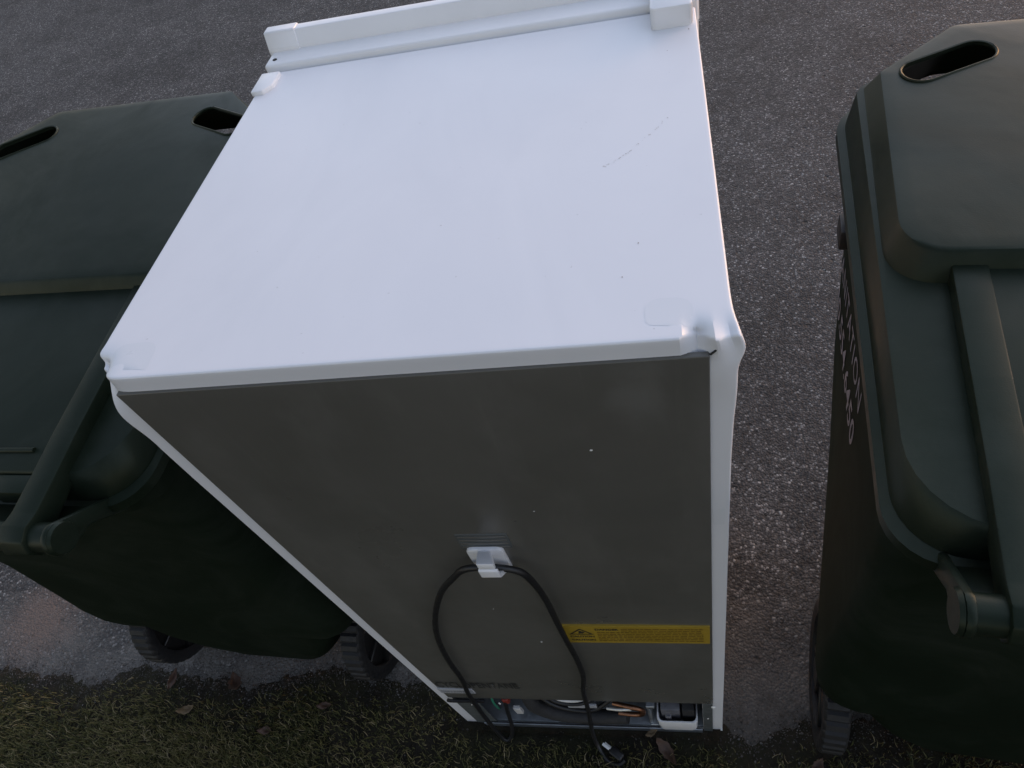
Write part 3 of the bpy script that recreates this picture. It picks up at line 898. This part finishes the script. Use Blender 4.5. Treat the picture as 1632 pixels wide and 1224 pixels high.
handle = tube('handle', [(-.265, HY, HZ), (0, HY, HZ), (.265, HY, HZ)], HR, 'green_plastic', cart, 8, 20)
for s in (-1, 1):
    a, b = sorted((s * .2645, s * .2735))
    poly = [(-.13, .935), (-.14, .952)] + [(HY + .0215 * cos(t), HZ + .0215 * sin(t)) for t in [radians(70 + i * 22) for i in range(10)]] + [(-.190, .965), (-.15, .928), (-.13, .918)]
    prism('handle_bracket', poly[::-1], 'x', a, b, 'green_plastic', handle, .003)
    bm = bmesh.new(); bmesh.ops.create_cone(bm, cap_ends=True, segments=24, radius1=.0205, radius2=.0185, depth=.004, matrix=Matrix.Translation((s * .2755, HY, HZ)) @ Matrix.Rotation(s * pi / 2, 4, 'Y'))
    finish('end_cap', bm, 'green_plastic', handle, 40)
    # gusset web between rim and bar
    a, b = sorted((s * .09, s * .2645))
    prism('gusset', [(-.135, .930), (-.135, .942), (HY + .012, HZ - .006), (HY + .012, HZ - .016)], 'x', a, b, 'green_plastic', handle, .001)
# rear ribs and side grips
for s in (-1, 1):
    tube('side_bead', [(s * .316, .19, .955), (s * .311, .08, .944), (s * .307, -.04, .935), (s * .298, -.10, .930)], .007, 'green_plastic', body, 6, 8)
    box('side_lug', (min(s * .295, s * .324), .36, .885), (max(s * .295, s * .324), .405, .918), 'wheel_black', body, .003, 2)
# stamped lettering on the left wall
def on_wall(y0, z0):
    def fn(a, b):
        y = y0 - a; z = z0 + b + .11 * a
        hit = bvh.ray_cast(Vector((-1, y, z)), Vector((1, 0, 0)))
        x = hit[0].x if hit[0] else -.30
        return (x - .0012, y, z)
    return fn
place_text('lettering', 'SANITATION', .060, on_wall(.475, .765), 'stamp_white', body, .350, 1.15)
place_text('lettering', '770.554.6450', .066, on_wall(.500, .680), 'stamp_white', body, .375, 1.05, .0008)

# wheels
def wheel(s):
    xc = s * .265; r = .14
    hub = thing_part('wheel', cart)
    V, F = [], []
    NT = 40
    prof = [(-.020, r - .030, 0), (-.024, r - .016, 0), (-.022, r - .005, 0), (-.018, r, 1), (.018, r, 1), (.022, r - .005, 0), (.024, r - .016, 0), (.020, r - .030, 0)]
    seg = NT * 4
    for dx, rr, tr in prof:
        for k in range(seg):
            q = rr - (.0045 if tr and k % 4 == 0 else 0)
            a = 2 * pi * k / seg
            V.append((xc + dx, q * cos(a), .14 + q * sin(a)))
    n = len(prof)
    for i in range(n):
        for k in range(seg):
            j = (i + 1) % n
            F.append((i * seg + k, i * seg + (k + 1) % seg, j * seg + (k + 1) % seg, j * seg + k))
    pydata('tyre', V, F, 'tyre_rubber', hub, 30)
    bm = bmesh.new()
    R90 = Matrix.Rotation(pi / 2, 4, 'Y')
    bmesh.ops.create_cone(bm, cap_ends=True, segments=40, radius1=r - .031, radius2=r - .031, depth=.012, matrix=Matrix.Translation((xc, 0, .14)) @ R90)
    bmesh.ops.create_cone(bm, cap_ends=True, segments=24, radius1=.028, radius2=.024, depth=.05, matrix=Matrix.Translation((xc, 0, .14)) @ R90)
    for k in range(8):
        M = Matrix.Translation((xc, 0, .14)) @ Matrix.Rotation(k * pi / 4, 4, 'X')
        bx(bm, (-.016, -.006, .02), (.016, .006, r - .030), .002, 1, M)
    finish('rim', bm, 'wheel_black', hub, 40)
    return hub
def thing_part(name, parent):
    o = bpy.data.objects.new(name, None); COL.objects.link(o); o.parent = parent; o.empty_display_size = .05
    return o
wheel(-1); wheel(1)
tube('axle', [(-.262, 0, .14), (0, 0, .14), (.262, 0, .14)], .009, 'wheel_black', cart, 2, 12)

def copy_tree(o, parent=None):
    c = o.copy(); COL.objects.link(c); c.parent = parent
    for ch_ in list(o.children): copy_tree(ch_, c)
    return c
cart2 = copy_tree(cart)
cart.location.y = .042; cart.rotation_euler.x = radians(-1.5); cart.location.z = .004
cart2.location = (-.468, .207, 0); cart2.rotation_euler = (0, 0, radians(-3.2))
cart2['label'] = 'dark green wheeled refuse cart at the left edge, partly hidden behind the refrigerator'
